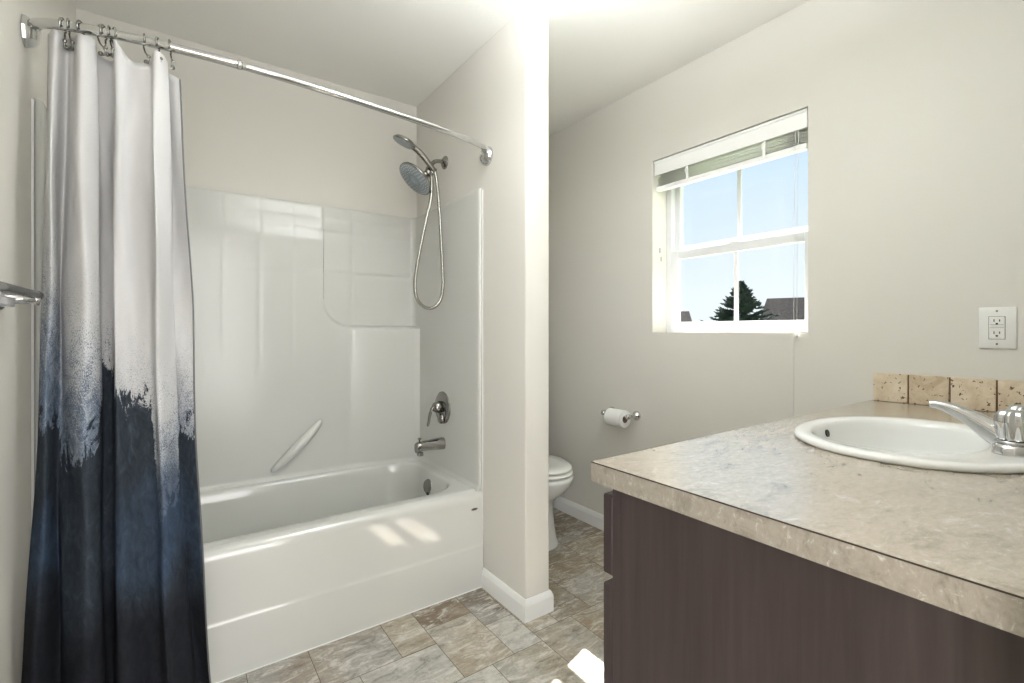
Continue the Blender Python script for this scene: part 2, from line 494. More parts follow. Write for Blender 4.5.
# ---- floor
def build_floor():
    bm = B()
    tone = bm.loops.layers.float_color.new('tone')
    sh = bm.loops.layers.float_color.new('shift')
    box(bm, (XL - .1, -0.05, -0.05), (XW + .1, YB + .1, -0.0006), 1)
    gray = (170, 166, 158); lgray = (186, 182, 172); white = (204, 201, 192); brown = (132, 116, 98); dbrown = (120, 108, 94); tan = (164, 148, 124); beige = (178, 166, 146)
    T = [(.387, .652, 1.59, 1.84, gray), (.652, .783, 1.592, 1.84, (196, 190, 172)), (.783, .985, 1.685, 1.84, brown),
         (.783, .985, 1.38, 1.685, (182, 172, 154)), (.985, 1.112, 1.58, 1.9, dbrown), (.985, 1.112, 1.38, 1.58, white),
         (.50, .783, 1.38, 1.59, lgray), (.75, .892, 1.13, 1.38, white), (.892, 1.112, 1.13, 1.38, (180, 174, 160)),
         (1.112, 1.237, 1.432, 1.517, tan), (1.112, 1.30, 1.13, 1.432, (186, 184, 174)), (1.237, 1.413, 1.432, 1.517, (146, 132, 112)),
         (1.30, 1.62, 1.13, 1.432, tan), (1.112, 1.413, 1.517, 1.80, (158, 146, 126)), (1.413, 1.70, 1.432, 1.80, (152, 140, 120)),
         (1.70, 2.1, 1.62, 1.94, (160, 146, 122)), (1.112, 1.413, 1.80, 2.1, (140, 130, 114)), (1.413, 1.70, 1.80, 2.2, (146, 136, 118)),
         (1.70, 2.1, 1.94, 2.3, (138, 126, 108)), (1.70, 2.1, 1.432, 1.62, brown), (1.62, 2.1, 1.13, 1.432, gray),
         (.192, .387, 1.60, 1.84, (172, 170, 166)), (-.05, .192, 1.60, 1.84, (160, 158, 152)), (-.35, -.05, 1.60, 1.84, gray),
         (.192, .50, 1.38, 1.59, lgray), (-.05, .192, 1.30, 1.60, white), (-.35, -.05, 1.30, 1.60, tan), (.192, .50, 1.13, 1.38, beige),
         (.50, .75, 1.13, 1.38, gray), (1.112, 1.413, 2.1, 2.6, gray), (1.413, 1.70, 2.2, 2.6, tan), (1.70, 2.1, 2.3, 2.6, gray),
         (-.35, .985, 1.84, 2.6, gray), (.985, 1.112, 1.9, 2.6, gray), (-.35, -.05, 1.13, 1.30, gray), (-.05, .192, 1.13, 1.30, lgray)]
    cols = [gray, lgray, white, brown, tan, beige]
    y = 1.13
    for row in range(4):
        y0 = [0.86, 0.56, 0.30, -0.05][row]
        x = -0.45
        while x < 2.1:
            w = random.choice((.2, .3, .3, .41))
            if row == 3:
                y0 = -0.05
            T.append((x, min(x + w, 2.12), y0, y, random.choice(cols)))
            x += w
        y = y0
    g = 0.0011
    for x0, x1, y0, y1, c in T:
        vs = [bm.verts.new(p) for p in ((x0 + g, y0 + g, 0), (x1 - g, y0 + g, 0), (x1 - g, y1 - g, 0), (x0 + g, y1 - g, 0))]
        f = bm.faces.new(vs)
        f.material_index = 0
        s = (random.uniform(-9, 9), random.uniform(-9, 9), random.uniform(-9, 9), 1)
        for l in f.loops:
            l[tone] = rgb(*c); l[sh] = s
    return struct(obj('floor', bm, [FLOOR, GROUT], recalc=False))
build_floor()

# ---- ceiling and walls
bm = B(); box(bm, (XL - .1, -0.05, ZC), (XW + TH, YB + .1, ZC + .1)); struct(obj('ceiling', bm, CEIL))
bm = B(); box(bm, (XL - .1, -.05, 0), (XL, YB + .1, ZC)); struct(obj('wall_left', bm, WALL))
bm = B(); box(bm, (XL, YB, 0), (XW, YB + .1, ZC)); struct(obj('wall_back', bm, WALL))
bm = B()
box(bm, (XP, YE, 0), (XP2, YB, ZC))
es = [e for e in bm.edges if abs(e.verts[0].co.z - e.verts[1].co.z) > 1 and e.verts[0].co.y < YE + .01]
bmesh.ops.bevel(bm, geom=es, offset=0.006, segments=3, profile=0.5, affect='EDGES')
struct(obj('wall_partition', bm, WALL, sharp=40))
bm = B()   # window wall as a frame of slabs around the opening
for a, b in (((XW, -.05, 0), (XW + TH, YB + .1, WZ0)), ((XW, -.05, WZ1), (XW + TH, YB + .1, ZC)),
             ((XW, -.05, WZ0), (XW + TH, WY0, WZ1)), ((XW, WY1, WZ0), (XW + TH, YB + .1, WZ1))):
    box(bm, a, b)
struct(obj('wall_right', bm, WALL))
bm = B()   # front wall with the doorway the photo was taken from
for a, b in (((0.60, -.05, 0), (XW, YF, ZC)), ((XL, -.05, 2.05), (0.60, YF, ZC)), ((XL, -.05, 0), (-.30, YF, 2.05))):
    box(bm, a, b)
struct(obj('wall_front', bm, WALL))

# ---- baseboards
def baseboard(name, path):
    """path of plan points; board lies on the left-hand side offset inward (normals given)."""
    bm = B()
    prof = [(0.0, 0.0), (0.013, 0.0), (0.013, 0.062), (0.009, 0.074), (0.004, 0.085), (0.0, 0.085)]
    rings = []
    n = len(path)
    for i, p in enumerate(path):
        p = Vector(p)
        dirs = []
        if i > 0: dirs.append((p - Vector(path[i - 1])).normalized())
        if i < n - 1: dirs.append((Vector(path[i + 1]) - p).normalized())
        nor = [Vector((d.y, -d.x)) for d in dirs]
        if len(nor) == 2 and nor[0].dot(nor[1]) < 0.99:
            m = nor[0] + nor[1]
        else:
            m = nor[0]
        rings.append([(p.x + m.x * q[0], p.y + m.y * q[0], q[1]) for q in prof])
    loft(bm, rings, 0, smooth=False)
    return struct(obj(name, bm, TRIM))
baseboard('baseboard_partition', [(XP2, YB), (XP2, YE), (XP, YE), (XP, 1.826)][::-1])
baseboard('baseboard_right', [(XW, YB), (XW, 0.65)])
baseboard('baseboard_back', [(XP2, YB), (XW, YB)])
baseboard('baseboard_left', [(XL, 0.08), (XL, 1.825)])

# ---- unseen bedroom behind the doorway, holds two added fill lights
bm = B()
box(bm, (-4.3, -2.8, -.05), (2.4, -.05, 0)); struct(obj('floor_bedroom', bm, CARPET))
bm = B()
box(bm, (-4.3, -2.8, ZC), (2.4, -.05, ZC + .1)); struct(obj('ceiling_bedroom', bm, CEIL))
bm = B()
box(bm, (-4.4, -2.9, 0), (2.5, -2.8, ZC)); box(bm, (-4.4, -2.8, 0), (-4.3, -.05, ZC)); box(bm, (2.4, -2.8, 0), (2.5, -.05, ZC))
box(bm, (-4.3, -.06, 0), (XL - .1, -.05, ZC))
struct(obj('wall_bedroom', bm, HALLWALL))

# ---- window
def build_window():
    root = bpy.data.objects.new('window_1', None); COL.objects.link(root)
    root.location = (2.16, 1.226, WZ0)
    struct(root)
    bm = B()                                        # outer frame
    X0, X1 = 2.135, 2.20
    for a, b in (((X0, WY0, WZ0), (X1, .885, WZ1)), ((X0, 1.567, WZ0), (X1, WY1, WZ1)),
                 ((X0, .885, WZ0), (X1, 1.567, WZ0 + .022)), ((X0, .885, WZ1 - .03), (X1, 1.567, WZ1))):
        box(bm, a, b, 0, .002, 1)
    obj('window_frame', bm, VINYL, root)
    def sash(name, x0, x1, z0, z1, zb, zt, st):
        bm = B()
        y0, y1 = .885, 1.567
        box(bm, (x0, y0, z0), (x1, y0 + st, z1), 0, .002, 1); box(bm, (x0, y1 - st, z0), (x1, y1, z1), 0, .002, 1)
        box(bm, (x0, y0 + st, z0), (x1, y1 - st, zb), 0, .002, 1); box(bm, (x0, y0 + st, zt), (x1, y1 - st, z1), 0, .002, 1)
        s_ = obj(name, bm, VINYL, root)
        bm = B(); box(bm, ((x0 + x1) / 2 - .003, 1.214, zb), ((x0 + x1) / 2 + .005, 1.232, zt)); obj('muntin', bm, VINYL, s_)
        bm = B(); xm = (x0 + x1) / 2 + .008
        vs = [bm.verts.new(p) for p in ((xm, y0 + st, zb), (xm, y1 - st, zb), (xm, y1 - st, zt), (xm, y0 + st, zt))]
        bm.faces.new(vs); obj('pane', bm, GLASS, s_)
        return s_
    lo = sash('lower_sash', 2.14, 2.168, WZ0 + .022, 1.566, 1.196, 1.523, .034)
    up = sash('upper_sash', 2.170, 2.196, 1.530, WZ1 - .03, 1.592, 1.975, .030)
    bm = B(); box(bm, (2.132, 1.20, 1.566), (2.16, 1.25, 1.575), 0, .002, 1); obj('sash_lock', bm, VINYL, lo)
    bm = B(); box(bm, (2.075, WY1 - .004, 1.56), (2.083, WY1, 1.585)); box(bm, (2.085, WY1 - .004, 1.515), (2.093, WY1, 1.54)); obj('tilt_latch', bm, mat('latch_gray', (176, 176, 174), .5), root)
build_window()

# ---- eave and outdoor surroundings (upper storey, ground about 3 m below)
bm = B(); box(bm, (2.2, -1, 2.50), (2.72, 5, 2.62)); struct(obj('trim_eave', bm, TRIM))
bm = B(); box(bm, (2.6, -30, -3.1), (60, 60, -3.0)); struct(obj('ground', bm, GRASS))
def house(name, label, c, size, eave, ridge, rot, over=0.35):
    t = thing(name, label, 'house', (c[0], c[1], -3))
    M = Matrix.Translation((c[0], c[1], 0)) @ Matrix.Rotation(rot, 4, 'Z')
    hx, hy = size[0] / 2, size[1] / 2
    bm = B(); box(bm, (-hx, -hy, -3), (hx, hy, eave)); bmesh.ops.transform(bm, matrix=M, verts=bm.verts); obj('wall', bm, SIDING, t)
    bm = B()
    hx += over; hy += over
    e = [(-hx, -hy, eave), (hx, -hy, eave), (hx, hy, eave), (-hx, hy, eave)]
    e2 = [(p[0], p[1], eave + .12) for p in e]
    rl = [(0, -hy + .55, ridge), (0, hy - .55, ridge)]
    V = [bm.verts.new(p) for p in e + e2 + rl]
    for f in ((3, 2, 1, 0), (0, 1, 5, 4), (1, 2, 6, 5), (2, 3, 7, 6), (3, 0, 4, 7), (4, 5, 8), (5, 6, 9, 8), (6, 7, 9), (7, 4, 8, 9)):
        bm.faces.new([V[i] for i in f])
    bmesh.ops.transform(bm, matrix=M, verts=bm.verts); obj('roof', bm, SHINGLE, t)
    return t
house('neighbor_house', 'grey shingled roof of a neighbouring house, right of the conifer outside the window', (20.9, 7.07), (3.6, 6.6), .15, 2.47, 0.412, 0.3)
house('neighbor_house', 'grey roof corner of a neighbouring house, left of the conifer outside the window', (18.4, 17.5), (3.6, 8.6), .0, 2.12, 0.6, 0.3)
def conifer():
    bx_, by_ = 11.7, 6.52
    t = thing('conifer_tree', 'dark green conifer standing between two grey roofs outside the window', 'tree', (bx_, by_, -3))
    bm = B(); lathe(bm, (bx_, by_, -3), (0, 0, 1), [(.16, 0), (.10, 3), (.02, 5.2)], 10); obj('trunk', bm, BARK, t)
    bm = B()
    rr = random.Random(4)
    for k in range(620):
        h = 1 - rr.uniform(0, 1) ** 1.6 * .98
        z = -1.6 + h * 3.95
        R = min(1.5, .72 * (2.36 - z) + .05) * rr.uniform(.6, 1.05)
        a = rr.uniform(0, 6.283)
        d = Vector((math.cos(a), math.sin(a), rr.uniform(0, .55)))
        p0 = Vector((bx_, by_, z)); p1 = p0 + d * R
        side = Vector((-d.y, d.x, 0)).normalized()
        for q in range(7):
            s0 = 0.3 + 0.7 * q / 7
            c = p0.lerp(p1, s0)
            for sgn in (-1, 1):
                l = min(.16, .05 + R * .12) * (1.2 - s0 * .7)
                e = c + side * sgn * l + d * l * .8 + Vector((0, 0, rr.uniform(-.04, .06)))
                w = Vector((0, 0, .03))
                vs = [bm.verts.new(x) for x in (c - d * .03, c + w, e, c - w)]
                bm.faces.new(vs)
        tube(bm, [p0, p1], lambda q: .012 * (1 - q) + .003, 5)
    lathe(bm, (bx_, by_, 1.0), (0, 0, 1), [(.05, 0), (.012, 1.36), (0, 1.40)], 6)
    obj('foliage', bm, LEAF, t, recalc=False)
conifer()

# ------------------------------------------------------------------ tub and shower surround
ZR = 0.435
def build_tub():
    t = thing('bathtub_shower_unit', 'glossy white one-piece bathtub and shower surround in the alcove', 'bathtub', (0.4, 2.18, 0))
    # tub: apron, rim and basin as one shell
    bm = B()
    x0, x1 = XL + .005, XP - .005
    yb = YB - .004
    n = 10
    outer = rrect(x0, x1, 1.86, yb, .004, ZR, n)
    rings = [outer]
    def inner(ins, z, r, front=0.0):
        return rrect(-0.255 + ins * 1.8, 1.068 - ins * .8, 1.905 + ins + front, 2.487 - ins * .7, r, z, n)
    rings += [inner(-.004, ZR + .001, .16), inner(.006, ZR - .003, .155), inner(.013, ZR - .014, .15), inner(.020, ZR - .05, .145), inner(.04, .28, .14),
              inner(.06, .16, .14), inner(.085, .105, .13), inner(.13, .082, .10), inner(.20, .078, .06)]
    loft(bm, rings, 0, cap0=False, cap1=True)
    # apron swept along x
    prof = [(1.86, ZR), (1.846, ZR - .004), (1.836, ZR - .012), (1.830, ZR - .024), (1.828, ZR - .04), (1.8279, ZR - .046), (1.8275, .30), (1.827, .205), (1.8268, .199), (1.8262, .192), (1.8248, .189), (1.8240, .186), (1.8238, .182), (1.8238, .10), (1.8238, 0.0), (1.86, 0)]
    loft(bm, [[(x, y, z) for y, z in prof] for x in (x0, x1)], 0, closed=False, cap0=False, cap1=False)
    tub_ = obj('tub', bm, GEL, t, sharp=50)
    # caulk line at the floor
    bm = B(); box(bm, (x0, 1.8205, 0.0005), (x1, 1.8245, .004)); obj('caulk_line', bm, TRIM, t)
    # surround: height field along a U-shaped plan path
    xi0, xi1, yb_ = XL + .024, 1.110, 2.545
    r = .035
    path = []
    for k in range(19): path.append((Vector((xi0, 1.842 + (yb_ - r - 1.842) * k / 18)), Vector((1, 0))))
    for k in range(1, 8):
        a = math.pi - math.pi / 2 * k / 8
        path.append((Vector((xi0 + r + r * math.cos(a), yb_ - r + r * math.sin(a))), Vector((-math.cos(a), -math.sin(a)))))
    nb = 170
    for k in range(nb + 1): path.append((Vector((xi0 + r + (xi1 - xi0 - 2 * r) * k / nb, yb_)), Vector((0, -1))))
    for k in range(1, 8):
        a = math.pi / 2 - math.pi / 2 * k / 8
        path.append((Vector((xi1 - r + r * math.cos(a), yb_ - r + r * math.sin(a))), Vector((-math.cos(a), -math.sin(a)))))
    for k in range(19): path.append((Vector((xi1, yb_ - r + (1.842 - yb_ + r) * k / 18)), Vector((-1, 0))))
    zs = [ZR - .004 + (1.786 - ZR) * k / 150 for k in range(151)]
    def sm(a, b, x):
        q = min(1, max(0, (x - a) / (b - a))); return q * q * (3 - 2 * q)
    def recess(x, z):
        # signed distance-like value: 1 inside the raised shampoo recess, 0 outside
        cx, cz, rad = .612 + .14, 1.172 + .14, .14
        dx, dz = cx - x, cz - z
        if dx > 0 and dz > 0: d = rad - math.hypot(dx, dz)
        else: d = min(x - .612, z - 1.172)
        return sm(-.006, .006, d)
    grooves = [.174, .323, .467, .757]
    def disp(x, z):
        low = .024 + .062 * min(1, max(0, (x - .74) / .34))          # wall below the shelf leans out towards the corner
        d_lo = low
        d = d_lo * (1 - recess(x, z)) + .004 * recess(x, z)
        if z > 1.30 and x < .612: d = .024 * (1 - sm(1.60, 1.79, z)) + .006 * sm(1.60, 1.79, z)
        for g in grooves:
            if z > 0.9: d -= .0012 * math.exp(-((x - g) / .006) ** 2) * sm(0.9, 1.2, z)
        for gz in (1.447, 1.655, 1.725):
            if x > .2: d -= .0014 * math.exp(-((z - gz) / .006) ** 2) * sm(.2, .4, x)
        d += .010 * (1 - sm(ZR, ZR + .02, z)) ** 2
        return d
    cols = []
    for p, nrm in path:
        col = []
        onback = abs(nrm.y + 1) < 1e-6
        for z in zs:
            xq = min(max(p.x, xi0 + r), xi1 - r)
            if onback:
                q = p + nrm * disp(p.x, z)
            else:
                q = p.copy()
                if nrm.x == 1 or nrm.x == -1:
                    q += nrm * .008 * (1 - sm(ZR, ZR + .02, z)) ** 2
            ymax = yb_ - disp(xq, z)
            if q.y > ymax - (0 if onback else 0.0): q = Vector((q.x, ymax))
            col.append((q.x, q.y, z))
        # rolled top edge back to the wall
        q = Vector(col[-1][:2]); b = Vector((min(max(q.x - nrm.x * .02, XL + .005), XP - .005), min(q.y - nrm.y * .02, YB - .001)))
        col.append((q.x - nrm.x * .003, q.y - nrm.y * .003, 1.7905))
        w = p - nrm * .03
        w = Vector((min(max(w.x, XL + .005), XP - .005), min(w.y, YB - .001)))
        col.append((w.x, w.y, 1.7915))
        cols.append(col)
    # front edges: rounded return onto the paint
    def edge_cols(src, sgn):
        out = []
        for dx, dy in ((.0015, -.007), (.005, -.012), (.010, -.0140), (.014, -.012), (.0185, -.006), (.0190, .03)):
            out.append([(src[i][0] + sgn * dx if i < len(src) - 1 else src[i][0] + 0, src[i][1] + dy, src[i][2]) for i in range(len(src) - 1)] +
                       [(src[-2][0] + sgn * dx, src[-1][1] + dy, 1.7915)])
        return out
    L_ = edge_cols(cols[0], -1); R_ = edge_cols(cols[-1], 1)
    allc = list(reversed(L_)) + cols + R_
    loft(bm := B(), allc, 0, closed=False)
    obj('surround', bm, SURR, t, sharp=60)
    # moulded diagonal grab bar on the back wall
    bm = B()
    a, b = Vector((.372, 2.522, .478)), Vector((.60, 2.522, .70))
    pts = []
    for k in range(25):
        q = k / 24
        pts.append(a.lerp(b, q) + Vector((0, -.040 * math.sin(math.pi * q) ** 0.5 + .006, 0)))
    tube(bm, pts, lambda q: .005 + .0195 * max(math.sin(math.pi * q), 0) ** 0.45, 14)
    obj('grab_bar', bm, GEL, t)
    # overflow plate on the sloping end of the basin
    bm = B(); lathe(bm, (1.056, 2.225, .358), (-1, -.12, .12), [(.033, -.012), (.036, 0), (.037, .010), (.033, .016), (.012, .017), (.0, .017)], 28)
    box(bm, (1.036, 2.205, .321), (1.052, 2.222, .331), 1)
    obj('overflow_plate', bm, [NICKEL, DARK], t)
    # small oval maker's emblem on the apron
    bm = B()
    lathe(bm, (1.085, 1.8268, .357), (0, -1, 0), [(.016, 0), (.016, .001), (.0, .001)], 24)
    for v in bm.verts: v.co.z = .357 + (v.co.z - .357) * .33
    o = obj('emblem', bm, mat('emblem_gray', (92, 88, 84), .4), t)
build_tub()

for nm, xa, xb in (('trim_3', XL + .0002, XL + .0056), ('trim_4', XP - .0036, XP - .0002)):   # sealant beside the unit
    bm = B(); box(bm, (xa, 1.831, .003), (xb, 1.86, 1.788)); struct(obj(nm, bm, TRIM))

def build_valve():
    t = thing('shower_valve', 'chrome single-lever shower valve on a round plate above the tub spout', 'shower valve', (1.112, 2.182, .76))
    bm = B(); lathe(bm, (1.1115, 2.182, .76), (-1, 0, 0), [(.082, 0), (.081, .005), (.074, .010), (.055, .014), (.035, .016), (.0, .016)], 40); obj('escutcheon', bm, NICKEL, t)
    bm = B(); lathe(bm, (1.096, 2.182, .765), (-1, 0, 0), [(.030, 0), (.029, .02), (.025, .034), (.015, .042), (0, .044)], 28)
    pts = catmull([(1.062, 2.182, .770), (1.048, 2.184, .755), (1.040, 2.188, .725), (1.036, 2.192, .69), (1.030, 2.194, .672)], 6)
    tube(bm, pts, lambda q: .013 - .006 * q, 10, squash=.7)
    obj('lever', bm, NICKEL, t)
    bm = B(); lathe(bm, (1.1, 2.17, .708), (-1, 0, 0), [(.027, 0), (.026, .012), (.02, .018), (0, .02)], 24); obj('temperature_dial', bm, NICKEL, t)
build_valve()
def build_spout():
    t = thing('tub_spout', 'chrome bathtub spout with a pull-up diverter under the shower valve', 'tub spout', (1.112, 2.182, .58))
    bm = B()
    rings = []
    for x, w, zt, zb in ((1.111, .030, .609, .549), (1.09, .030, .609, .550), (1.05, .027, .606, .553), (1.01, .025, .604, .555), (.985, .025, .603, .556), (.972, .024, .601, .548), (.964, .022, .596, .548)):
        zc, hh = (zt + zb) / 2, (zt - zb) / 2
        ring = []
        for k in range(24):
            a = 2 * math.pi * k / 24
            ca, sa = math.cos(a), math.sin(a)
            ring.append((x, 2.182 + w * math.copysign(abs(ca) ** .75, ca), zc + hh * math.copysign(abs(sa) ** .75, sa)))
        rings.append(ring)
    loft(bm, rings); obj('spout_body', bm, NICKEL, t, sharp=40)
    bm = B(); box(bm, (.972, 2.168, .532), (.998, 2.196, .552), 0, .004, 2); obj('outlet_lip', bm, NICKEL, t)
    bm = B(); lathe(bm, (.982, 2.182, .600), (0, 0, 1), [(.004, 0), (.004, .014), (.009, .016), (.009, .021), (0, .022)], 16); obj('diverter_knob', bm, NICKEL, t)
build_spout()

def build_shower():
    t = thing('shower_head_set', 'chrome rain shower head with docked hand shower and looping hose on partition wall', 'shower head', (1.133, 2.2, 2.01))
    bm = B(); lathe(bm, (1.132, 2.2, 2.015), (-1, 0, 0), [(.034, 0), (.033, .006), (.022, .014), (.012, .018), (0, .018)], 28)
    obj('wall_flange', bm, NICKEL, t)
    bm = B(); tube(bm, catmull([(1.125, 2.2, 2.015), (1.10, 2.2, 2.016), (1.072, 2.2, 2.008), (1.052, 2.2, 1.985), (1.042, 2.2, 1.958)], 6), .0105, 12); obj('shower_arm', bm, NICKEL, t)
    bm = B(); lathe(bm, (1.048, 2.2, 1.975), (-.35, 0, -1), [(.016, 0), (.02, .008), (.02, .04), (.014, .05), (0, .05)], 20)
    tube(bm, [(1.036, 2.2, 1.945), (1.006, 2.195, 1.928)], .014, 14)
    box(bm, (1.04, 2.165, 1.935), (1.07, 2.2, 1.965), 0, .006, 2)
    obj('diverter_body', bm, NICKEL, t)
    nrm = Vector((-.685, -.009, -.764)).normalized()
    c = Vector((.966, 2.2, 1.90))
    bm = B(); lathe(bm, c - nrm * .028, nrm, [(.012, -.018), (.02, -.008), (.045, .004), (.088, .016), (.094, .022), (.094, .030), (.090, .032)], 48, cap1=False)
    hd = obj('rain_head', bm, NICKEL, t)
    bm = B(); lathe(bm, c - nrm * .028, nrm, [(.090, .0315), (.089, .0325), (.032, .0325), (.030, .036), (.022, .036), (.020, .0325), (.0, .0325)], 48)
    x, y, d = frame_of(nrm)
    for R, k in ((.042, 14), (.056, 20), (.070, 26), (.082, 32)):
        for i in range(k):
            a = 2 * math.pi * i / k
            p = c + nrm * .0045 + (x * math.cos(a) + y * math.sin(a)) * R
            lathe(bm, p, nrm, [(.0028, 0), (.0022, .003)], 6, 1)
    obj('spray_face', bm, [GRAYRUB, mat('nozzle_light', (206, 210, 212), .4)], hd)
    # hand shower, docked in front of the arm
    bm = B()
    hp = catmull([(1.055, 2.168, 1.95), (1.02, 2.168, 1.985), (.985, 2.168, 2.018), (.945, 2.168, 2.043), (.915, 2.168, 2.056)], 6)
    tube(bm, hp, lambda q: .0125 + .002 * math.sin(q * 3), 12)
    hs = obj('hand_shower', bm, NICKEL, t)
    n2 = Vector((-.34, .20, -.91)).normalized()
    c2 = Vector((.898, 2.168, 2.060))
    bm = B(); lathe(bm, c2, n2, [(.02, -.018), (.045, -.010), (.056, 0), (.057, .006), (.053, .010)], 36, cap1=False); h2 = obj('hand_shower_head', bm, NICKEL, hs)
    bm = B(); lathe(bm, c2, n2, [(.053, .0095), (.052, .0105), (.024, .0105), (.022, .013), (0, .013)], 36); obj('hand_spray_face', bm, GRAYRUB, hs)
    bm = B()
    tube(bm, catmull([(1.047, 2.19, 1.935), (1.046, 2.18, 1.88), (1.036, 2.17, 1.80), (1.005, 2.168, 1.673), (.967, 2.165, 1.50), (.951, 2.165, 1.385), (.959, 2.165, 1.312), (.996, 2.168, 1.270),
                      (1.043, 2.168, 1.264), (1.085, 2.168, 1.298), (1.101, 2.165, 1.372), (1.098, 2.165, 1.484), (1.086, 2.165, 1.684), (1.072, 2.165, 1.858), (1.058, 2.166, 1.95)], 8), .0084, 10)
    obj('hose', bm, HOSE, t)
build_shower()

# ------------------------------------------------------------------ curved curtain rod and rings
ROD = catmull([(XL + .012, 1.745, 1.945), (-.29, 1.712, 1.945), (-.236, 1.685, 1.945), (-.1, 1.652, 1.945), (.05, 1.637, 1.945), (.2, 1.635, 1.945), (.42, 1.645, 1.944), (.64, 1.667, 1.944), (.848, 1.690, 1.943), (1.0, 1.722, 1.943), (1.085, 1.752, 1.943), (XP - .012, 1.782, 1.943)], 8)
def rod_at(x):
    for a, b in zip(ROD, ROD[1:]):
        if a.x <= x <= b.x:
            return a.lerp(b, (x - a.x) / (b.x - a.x))
    return ROD[0]
def build_rod():
    t = thing('curtain_rod', 'curved chrome shower curtain rod spanning the tub alcove', 'curtain rod', (.4, 1.65, 1.945))
    k = next(i for i, p in enumerate(ROD) if p.x > .155)
    bm = B(); tube(bm, ROD[:k + 1], .0128, 16); obj('rod_tube', bm, CHROME, t)
    bm = B(); tube(bm, ROD[k:], .0113, 16); obj('rod_tube', bm, CHROME, t)
    bm = B(); tube(bm, [rod_at(.150), rod_at(.160)], .0138, 16); obj('rod_collar', bm, CHROME, t)
    for sx, x in ((1, XL), (-1, XP)):
        y = 1.752 if sx == 1 else 1.79
        bm = B(); lathe(bm, (x + sx * .001, y, 1.933 if sx == 1 else 1.925), (sx, 0, 0), [(.042, 0), (.042, .006), (.036, .018), (.028, .026), (.02, .03), (0, .03)], 8 if sx == 1 else 32)
        tube(bm, [(x + sx * .012, y - .005, 1.935), (x + sx * .03, y - .03, 1.945)], .013, 12)
        obj('wall_flange', bm, CHROME, t, sharp=30)
build_rod()
ringx = [-.240, -.229, -.2045, -.167, -.157, -.145, -.1365, -.0715, -.041, -.0135]
ords = ['leftmost', 'second from left', 'third from left', 'fourth from left', 'fifth from left', 'sixth from left', 'fourth from right', 'third from right', 'second from right', 'rightmost']
def build_ring():
    root = thing('curtain_ring', '', 'curtain ring')
    bm = B()
    pts = []
    for k in range(15):
        a = math.radians(-60 + 285 * k / 14)
        pts.append((0, .0175 * math.cos(a), .0175 * math.sin(a)))
    tube(bm, pts, .0022, 8); obj('ring_loop', bm, NICKEL, root)
    bm = B(); tube(bm, catmull([(0, .0088, -.0152), (.003, .002, -.030), (.008, -.012, -.044), (.010, -.015, -.056), (.008, -.008, -.062), (.006, .002, -.058)], 5), .0022, 8); obj('hook', bm, NICKEL, root)
    bm = B(); ball(bm, (0.005, .006, -.054), .0062, 0, u=10, v=8); ball(bm, (.010, -.014, -.046), .005, 0, u=10, v=8); obj('bead', bm, NICKEL, root)
    return root
ring0 = build_ring()
def copy_tree(o, parent=None):
    c = o.copy(); COL.objects.link(c)
    if parent is not None: c.parent = parent
    for ch in list(o.children): copy_tree(ch, c)
    return c
for i, (x, w) in enumerate(zip(ringx, ords)):
    r = ring0 if i == 0 else copy_tree(ring0)
    r.location = rod_at(x)
    r.rotation_euler = (0, 0, random.uniform(-.35, .35))
    r['label'] = 'chrome hook ring on the curtain rod, %s of the ten rings' % w
    r['category'] = 'curtain ring'
    r['group'] = 'rings along the curtain rod'

